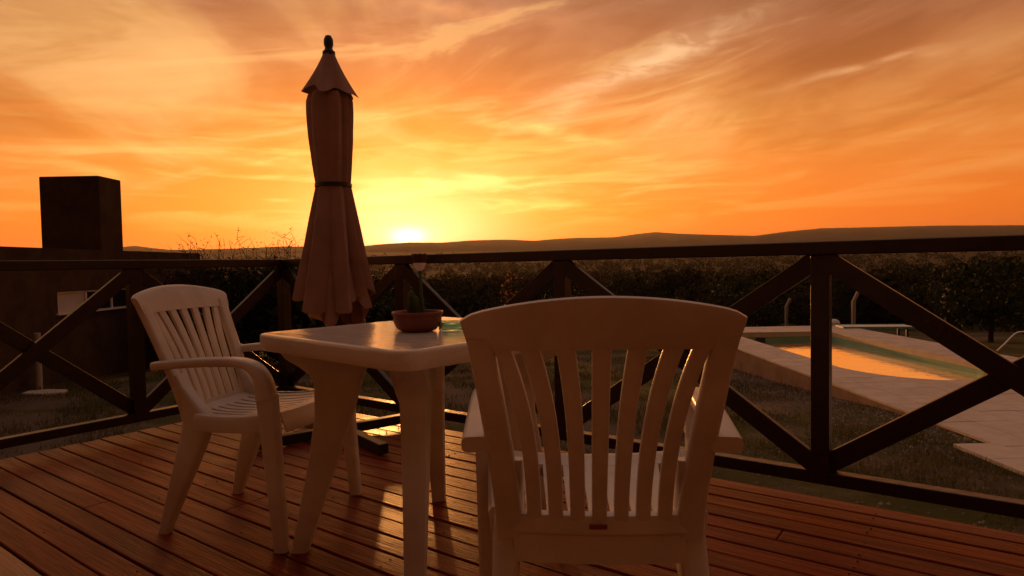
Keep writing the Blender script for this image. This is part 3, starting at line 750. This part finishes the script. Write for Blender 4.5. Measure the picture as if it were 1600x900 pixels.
MB().lathe([(.03, 0), (.12, .01), (.15, .06), (.13, .12), (.07, .16), (.01, .17)], n=20).build('float_body', M['white'], fl_, True)
MB().lathe([(.152, .05), (.158, .06), (.152, .07)], n=20).build('float_band', M['turq'], fl_, True)

# ------------------------------------------------------------------ flat-roofed building at left, roof block, window
BX, BY0, BY1, BH = -8.0, 3.0, 16.6, 1.36; BG = -1.45
bld = thing('flat_roofed_building', 'low flat-roofed rendered building with a tall block on its roof at left', 'building', (-11, 10, BG))
O = Vector((-11, 10, BG))
# wall built in strips round the window opening
WY0, WY1, WZ0, WZ1 = 11.35, 13.75, .215, .59
mb = MB()
def wbox(mb, x0, x1, y0, y1, z0, z1): return mb.box(Vector(((x0 + x1) / 2, (y0 + y1) / 2, (z0 + z1) / 2)) - O, (x1 - x0, y1 - y0, z1 - z0))
wbox(mb, BX - .2, BX, BY0, WY0, BG, BH); wbox(mb, BX - .2, BX, WY1, BY1, BG, BH); wbox(mb, BX - .2, BX, WY0, WY1, BG, WZ0); wbox(mb, BX - .2, BX, WY0, WY1, WZ1, BH)
wbox(mb, BX - 6, BX - .2, BY0, BY0 + .2, BG, BH); wbox(mb, BX - 6, BX - .2, BY1 - .2, BY1, BG, BH); wbox(mb, BX - 6.2, BX - 6, BY0, BY1, BG, BH)
mb.build('wall', M['brick'], bld)
wbox(MB(), BX - 6.1, BX - .21, BY0 + .1, BY1 - .1, BH - .22, BH - .10).build('roof', M['brick'], bld)
def on_wall(x, y): d = pix(x, y); return d * (BX / d.x) + Vector((0, 0, HC))
ka, kb = on_wall(153, 274), on_wall(188.5, 282); kl = at_y(60, 275, ka.y)
wbox(MB(), kl.x, BX + .004, ka.y, kb.y, BH - .25, (ka.z + kb.z) / 2).build('roof_block', M['brick'], bld, bevel=.02)
wi = wbox(MB(), BX - .04, BX + .05, WY0 - .06, WY1 + .06, WZ0 - .035, WZ0).build('window', M['white'], bld)
wi.name = 'window'; wi['label'] = 'long low window with pale sill'
for y_ in (WY0 + .015, WY0 + .80, WY0 + 1.58, WY1 - .015): wbox(MB(), BX - .07, BX - .02, y_ - .02, y_ + .02, WZ0, WZ1).build('frame', M['white'], wi)
wbox(MB(), BX - .07, BX - .02, WY0 + .035, WY1 - .035, WZ1 - .03, WZ1).build('frame', M['white'], wi)
for a, b, m_ in ((WY0 + .035, WY0 + .78, 'blind'), (WY0 + .82, WY0 + 1.56, 'pane'), (WY0 + 1.60, WY1 - .035, 'pane')):
    wbox(MB(), BX - .055, BX - .045, a, b, WZ0, WZ1 - .03).build('pane', M[m_], wi)
tag(MB().tube([(0, 0, 0), (0, 0, 1.05)], .05, 12).build('vertical_pipe', M['post'], None, True), 'short grey pipe standing by the building wall at left', 'pipe').location = (-7.80, 10.55, -1.10)
tag(MB().prism([(-.28, -.12), (.1, -.2), (.34, -.06), (.26, .15), (-.1, .2), (-.32, .08)], 0, .05).build('stone_slab', M['tile'], None, bevel=.012), 'pale flat stone slab lying on the grass by the building', 'stone').location = (-7.35, 10.05, hgt(-7.35, 10.05) - .01)

# ------------------------------------------------------------------ fence posts with bent tops
for i, (x_, y_, Y, lab) in enumerate([(1235, 466, 36, 'thin bent-top concrete fence post, farthest of the three, left of the railing post'), (1341, 456, 30, 'grey concrete fence post with bent top, middle of the three, right of the railing post'),
                                      (1483, 449, 25, 'thick grey concrete fence post with bent top, nearest of the three, beside the small tree')]):
    p = at_y(x_, y_, Y); zg = hgt(p.x, p.y); t = thing('fence_post', lab, 'fence post', (p.x - .22, p.y, zg - .1), 0, 'bent-top fence posts beyond the pool')
    h_ = p.z - zg + .1
    MB().box((0, 0, (h_ - .42) / 2), (.15, .15, h_ - .42)).build('shaft', M['post'], t, bevel=.015)
    MB().bar((0, 0, h_ - .44), (.22, 0, h_), .13, .13, (0, 1, 0)).build('bent_arm', M['post'], t, bevel=.015)

# small far house whose lit window shows between the trees
hp = at_y(1366, 484, 64); hz = hgt(hp.x, hp.y)
ho = thing('far_house', 'tiny far house with a lit window between dark trees beyond the pool', 'house', (hp.x, hp.y, hz))
wh = hp.z - hz
MB().box((0, .8, wh / 2 + .4), (4.4, 1.6, wh + .8)).build('wall', M['brick'], ho)
MB().loft([[(-2.5, -.3, wh + .8), (2.5, -.3, wh + .8), (2.5, 1.9, wh + .8), (-2.5, 1.9, wh + .8)], [(-2.3, .7, wh + 1.6), (2.3, .7, wh + 1.6), (2.3, .9, wh + 1.6), (-2.3, .9, wh + 1.6)]]).build('roof', M['brick'], ho)
lm = bpy.data.materials.new('lit_window'); lm.use_nodes = True; e = lm.node_tree.nodes['Principled BSDF']; e.inputs['Emission Color'].default_value = (1, .42, .12, 1); e.inputs['Emission Strength'].default_value = .8
MB().box((.55, -.012, wh - .05), (.42, .03, .42)).build('window', lm, ho)
MB().box((-1.0, -.012, wh - .1), (.6, .03, .5)).build('door', M['blind'], ho)

# ------------------------------------------------------------------ trees, shrubs, scrub
def leaf_quads(C, size, flat=.0):                          # one small tilted quad per centre
    n_ = len(C); a = rng.normal(size=(n_, 3)); a /= np.linalg.norm(a, axis=1)[:, None]
    b = rng.normal(size=(n_, 3)); b -= a * (a * b).sum(1)[:, None]; b /= np.linalg.norm(b, axis=1)[:, None]
    s1 = size * rng.uniform(.6, 1.4, (n_, 1)); s2 = s1 * rng.uniform(.35, .7, (n_, 1))
    return np.stack([C - a * s1, C + b * s2, C + a * s1, C - b * s2], 1)
def crown_mesh(name, rx, rz_, n_clumps, per, leaf, clump, low=.15, tall=0.):
    cs = []
    while len(cs) < n_clumps:
        p = rng.uniform(-1, 1, 3); d = np.linalg.norm(p)
        if d > 1 or d < .35: continue
        if p[2] < -.75: continue
        cs.append(p)
    cs = np.array(cs) * [rx, rx, rz_]; cs[:, 2] += rz_ * (1 + low)
    C = np.repeat(cs, per, 0); rad = np.repeat(rng.uniform(.5, 1.25, n_clumps) * clump, per)
    off = rng.normal(size=C.shape); off /= np.linalg.norm(off, axis=1)[:, None]
    C = C + off * (rad * rng.uniform(.25, 1, len(C)) ** .6)[:, None] * [1, 1, .75]
    return np_quads(name, leaf_quads(C, leaf))
def trunk_mesh(h, r, spread, nl=5, base=0.):
    mb = MB(); fork = h * .32
    mb.tube([(0, 0, -.25), (.02, 0, fork * .5), (.0, .03, fork)], [r * 1.25, r, r * .9], 8)
    for i in range(nl):
        a = i * 2 * math.pi / nl + random.uniform(-.3, .3); d = Vector((math.cos(a), math.sin(a), 0)) * spread * random.uniform(.6, 1)
        mb.tube(spline([(0, .03, fork * .92), d * .35 + Vector((0, 0, fork + (h - fork) * .35)), d * .8 + Vector((0, 0, h * random.uniform(.75, .95)))], 3), [r * .7 * (1 - .12 * k) for k in range(7)], 6)
    return mb.mesh('trunk', True)
variants = []
for v in range(5):
    h_ = (2.6, 3.4, 4.4, 2.0, 5.2)[v]; rx = (1.5, 1.9, 2.1, 1.4, 2.3)[v]
    variants.append((crown_mesh('crown', rx, h_ * .42, 46 + 8 * v, 60, .085 + .012 * v, .48 + .05 * v, .22), trunk_mesh(h_, .07 + .012 * v, rx * .7), h_, rx))
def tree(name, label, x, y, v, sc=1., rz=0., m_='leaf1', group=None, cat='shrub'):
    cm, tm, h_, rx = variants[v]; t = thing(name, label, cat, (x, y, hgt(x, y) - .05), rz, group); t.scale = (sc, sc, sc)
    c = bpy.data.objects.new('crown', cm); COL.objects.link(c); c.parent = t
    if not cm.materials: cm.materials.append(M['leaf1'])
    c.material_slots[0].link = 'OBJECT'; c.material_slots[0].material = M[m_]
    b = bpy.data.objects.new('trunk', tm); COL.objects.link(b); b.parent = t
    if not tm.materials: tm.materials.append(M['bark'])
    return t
# the small forked tree beyond the pool at right
p = at_y(1548, 530, 20.5); tree('small_tree', 'small dark tree with a forked trunk beyond the pool at far right', p.x, p.y, 1, .86, .6, 'leaf1', None, 'tree')
# bushes between the building and the parasol, twigs against the sky
def twig_bush(x, y, h_, w, label, seed):
    random.seed(seed); t = thing('twiggy_bush', label, 'bush', (x, y, hgt(x, y) - .05), 0, 'bushes by the building'); mb = MB(); tips = []
    for i in range(46):
        a = random.uniform(0, 6.28); d = Vector((math.cos(a), math.sin(a), 0)) * random.uniform(.1, 1) * w; hh = h_ * random.uniform(.62, 1.0)
        P_ = spline([(0, 0, 0), d * .45 + Vector((0, 0, hh * .5)), d + Vector((random.uniform(-.1, .1), 0, hh))], 4)
        mb.tube(P_, [.018 * (1 - .1 * k) for k in range(len(P_))], 4); tips += P_[4:]
        for q in range(5):
            b0_ = P_[random.randint(4, len(P_) - 1)]; e_ = b0_ + Vector((random.uniform(-.28, .28), random.uniform(-.28, .28), random.uniform(.02, .26)))
            mb.tube([b0_, e_], [.007, .003], 3); tips += [e_, (b0_ + e_) / 2]
    mb.build('twigs', M['bark'], t)
    C = np.array([tuple(p) for p in tips]); C = C[rng.integers(0, len(C), 2600)] + rng.normal(size=(2600, 3)) * .07
    low = C[:, 2] < h_ * .80; C2 = C[low]; C3 = C[~low][::4]
    dense = rng.normal(size=(4200, 3)) * [w * .5, w * .4, h_ * .2] + [0, 0, h_ * .42]; dense = dense[(dense[:, 2] > 0) & (dense[:, 2] < h_ * .8)]
    AA = np.concatenate([C2, C3, dense]); link('foliage', np_quads('foliage', leaf_quads(AA, np.where(AA[:, 2:] > h_ * .78, .024, .05))), M['leaf3'], t)
    return t
for i, (px_, py_, Y, w, lab) in enumerate([(330, 379, 14.5, 1.25, 'twiggy dark bush right behind the end of the building'), (392, 386, 16.0, 1.3, 'twiggy dark bush midway between building and parasol'), (452, 377, 15.0, 1.2, 'twiggy dark bush just left of the parasol'), (255, 420, 13.4, .7, 'low dark bush against the building wall behind the left chair')]):
    p = at_y(px_, py_, Y)
    if i == 3: p.x = -6.6
    twig_bush(p.x, p.y, p.z - hgt(p.x, p.y) + .12, w, lab, 40 + i)
random.seed(21)
# shrubs one can tell apart, in front of the valley
spots = []
def spot(px_, ytop, Y, v, m_):
    p = at_y(px_, ytop, Y); zg = hgt(p.x, p.y); h_ = variants[v][2]; spots.append((p.x, p.y, v, max(.4, min(1.9, (p.z - zg) / (h_ * 1.02))), m_))
for a in [(500, 415, 22, 2, 'leaf3'), (585, 432, 26, 1, 'leaf1'), (690, 430, 30, 1, 'leaf2'), (735, 440, 24, 0, 'leaf3'), (640, 445, 20, 0, 'leaf1'), (800, 436, 34, 2, 'leaf1'), (860, 440, 28, 1, 'leaf3'), (930, 424, 46, 4, 'leaf2'), (1000, 432, 38, 2, 'leaf1'), (1060, 405, 60, 4, 'leaf3'),
          (1100, 425, 42, 2, 'leaf2'), (1150, 415, 48, 4, 'leaf1'), (1195, 432, 40, 2, 'leaf3'), (1215, 405, 62, 4, 'leaf1'), (1262, 418, 46, 2, 'leaf3'), (1330, 410, 52, 4, 'leaf1'), (1400, 402, 56, 4, 'leaf2'), (1440, 425, 40, 2, 'leaf1'), (1500, 400, 44, 4, 'leaf3'), (1575, 392, 38, 4, 'leaf1'),
          (1640, 390, 40, 4, 'leaf3'), (1430, 396, 70, 4, 'leaf1'), (1290, 398, 76, 4, 'leaf2'), (560, 455, 17, 3, 'leaf1'), (480, 460, 15, 3, 'leaf2'), (900, 455, 24, 3, 'leaf1'), (1130, 448, 32, 1, 'leaf3'), (1180, 455, 34, 0, 'leaf1'), (1260, 450, 36, 1, 'leaf2'), (1300, 462, 40, 0, 'leaf3'), (1400, 452, 50, 1, 'leaf3'), (1310, 440, 50, 1, 'leaf1'), (1490, 440, 36, 1, 'leaf2'), (1600, 425, 30, 2, 'leaf1'), (770, 420, 60, 4, 'leaf2'), (850, 418, 70, 4, 'leaf3'), (700, 422, 64, 4, 'leaf1'), (980, 416, 80, 4, 'leaf1')]:
    spot(*a)
for x, y, v, sc, m_ in spots:
    az_ = math.degrees(math.atan2(x, y))
    zone, grp = (('dark shrub beyond the railing behind parasol and table', 'shrubs behind parasol and table') if az_ < -4 else ('dark shrub beyond the railing behind the near chair', 'shrubs behind the near chair') if az_ < 19 else
                 ('dark leafy tree beyond the far end of the pool', 'trees beyond the far end of the pool') if az_ < 29 else ('dark leafy tree near the right edge beyond the pool', 'trees at the right edge beyond the pool'))
    tree('valley_shrub' if az_ < 19 else 'valley_tree', zone, x, y, v, sc, random.uniform(0, 6), m_, grp, 'shrub' if az_ < 19 else 'tree')
# far scrub reads as one mass
Cs = []
for i in range(5200):
    a = R(random.uniform(-45, 48)); r_ = 62 * (1500 / 62) ** (random.random() ** 1.25)
    x, y = r_ * math.sin(a), r_ * math.cos(a); s = random.uniform(.7, 1.5) * (1 + r_ / 700); k = 46
    P_ = rng.normal(size=(k, 3)); P_ /= np.linalg.norm(P_, axis=1)[:, None]; P_[:, 2] = np.abs(P_[:, 2]) * 1.0
    Cs.append((P_ * [1.9 * s, 1.9 * s, 2.6 * s] * rng.uniform(.6, 1.05, (k, 1)) + [x, y, hgt(x, y)], np.full(k, .42 * s)))
C = np.concatenate([c for c, _ in Cs]); sz = np.concatenate([s for _, s in Cs])[:, None]
tag(link('distant_scrub', np_quads('distant_scrub', leaf_quads(C, sz)), M['scrub']), 'mass of dark scrub covering the far plain below the hills', 'scrub', kind='stuff')
# red-leaved sprig behind the railing
p = at_y(795, 452, 5.6); rd = thing('red_leaved_shrub', 'thin shrub with small red leaves behind the railing, left of the near chair', 'shrub', (p.x - .02, p.y, hgt(p.x, p.y)))
mb = MB(); Q = []
for i in range(9):
    top = Vector((random.uniform(-.09, .11), random.uniform(-.1, .1), p.z - hgt(p.x, p.y) + random.uniform(-.10, .13)))
    P_ = spline([(0, 0, 0), top * .55 + Vector((random.uniform(-.04, .04), 0, 0)), top], 6); mb.tube(P_, [.006 - .0003 * k for k in range(len(P_))], 4); Q += [P_[k] for k in range(8, len(P_))]
mb.build('stems', M['bark'], rd)
Q = np.array([tuple(v) for v in Q]); Q = Q[rng.integers(0, len(Q), 150)] + rng.normal(size=(150, 3)) * [.03, .03, .03]
link('leaves', np_quads('leaves', leaf_quads(Q, .013)), M['redleaf'], rd)

# grass tufts and pebbles near the deck
def patch(x, y): return math.sin(x * 1.7 + 1.3) * math.sin(y * 1.3 + .4) + .6 * math.sin(x * 3.9 + y * 2.7) + .4 * math.sin(y * 5.1 - x * 2.2)
Bl = []
tries = 0
while len(Bl) < 52000 and tries < 700000:
    tries += 1
    y = .4 + 16.6 * random.random() ** 1.9; x = random.uniform(-.9, .95) * (y + 2.4)
    if patch(x, y) < random.uniform(-.5, .9): continue
    n_ = x * nr.x + y * nr.y; t_ = x * tr.x + y * tr.y
    if n_ < EN + .05 and t_ > ET - .05: continue
    if x > TX0 - .05 and y > TY0 - .2 and y < TY1: continue
    if x > 4.22 and y < 6.27: continue
    if x < BX + .1: continue
    Bl.append((x, y, hgt(x, y)))
Bl = np.array(Bl); n_ = len(Bl); a = rng.uniform(0, 2 * np.pi, n_); hh = rng.uniform(.02, .075, n_); ln = rng.uniform(-.035, .035, (n_, 2)); w = .003 + .0004 * Bl[:, 1]
wv_ = np.stack([np.cos(a) * w, np.sin(a) * w, 0 * w], 1); tip = np.concatenate([ln, hh[:, None]], 1)
G = np.stack([Bl - wv_, Bl + wv_, Bl + tip + wv_ * .2, Bl + tip - wv_ * .2], 1); G[:, :2, 2] -= .01
tag(link('grass', np_quads('grass', G), M['grass']), 'short patchy grass round the deck and pool', 'grass', kind='stuff')
Pb = []
for i in range(5200):
    if i % 5 < 3: y = random.uniform(6, 13.5); x = TX0 - abs(random.gauss(.05, .75)) - .04
    else: y = 2.5 + 9 * random.random(); x = random.uniform(-.2, .85) * (y + 1)
    n2 = x * nr.x + y * nr.y; t2 = x * tr.x + y * tr.y
    if (n2 < EN + .05 and t2 > ET - .05) or (x > TX0 - .03 and y > TY0 - .2) or (x > 4.3 and y < 6.25): continue
    Pb.append((x, y, hgt(x, y)))
tv = []; tf = []
for (x, y, z) in Pb:
    s = random.uniform(.008, .026); b = len(tv); a0 = random.uniform(0, 6)
    tv += [(x + s * math.cos(a0 + k * 1.5708) * random.uniform(.7, 1.3), y + s * math.sin(a0 + k * 1.5708) * random.uniform(.7, 1.3), z) for k in range(4)] + [(x + random.uniform(-.3, .3) * s, y + random.uniform(-.3, .3) * s, z + s * .8)]
    tf += [(b, b + 1, b + 4), (b + 1, b + 2, b + 4), (b + 2, b + 3, b + 4), (b + 3, b, b + 4)]
tag(link('gravel', new_mesh('gravel', tv, tf), M['pebble']), 'loose gravel along the pool wall and deck', 'gravel', kind='stuff')
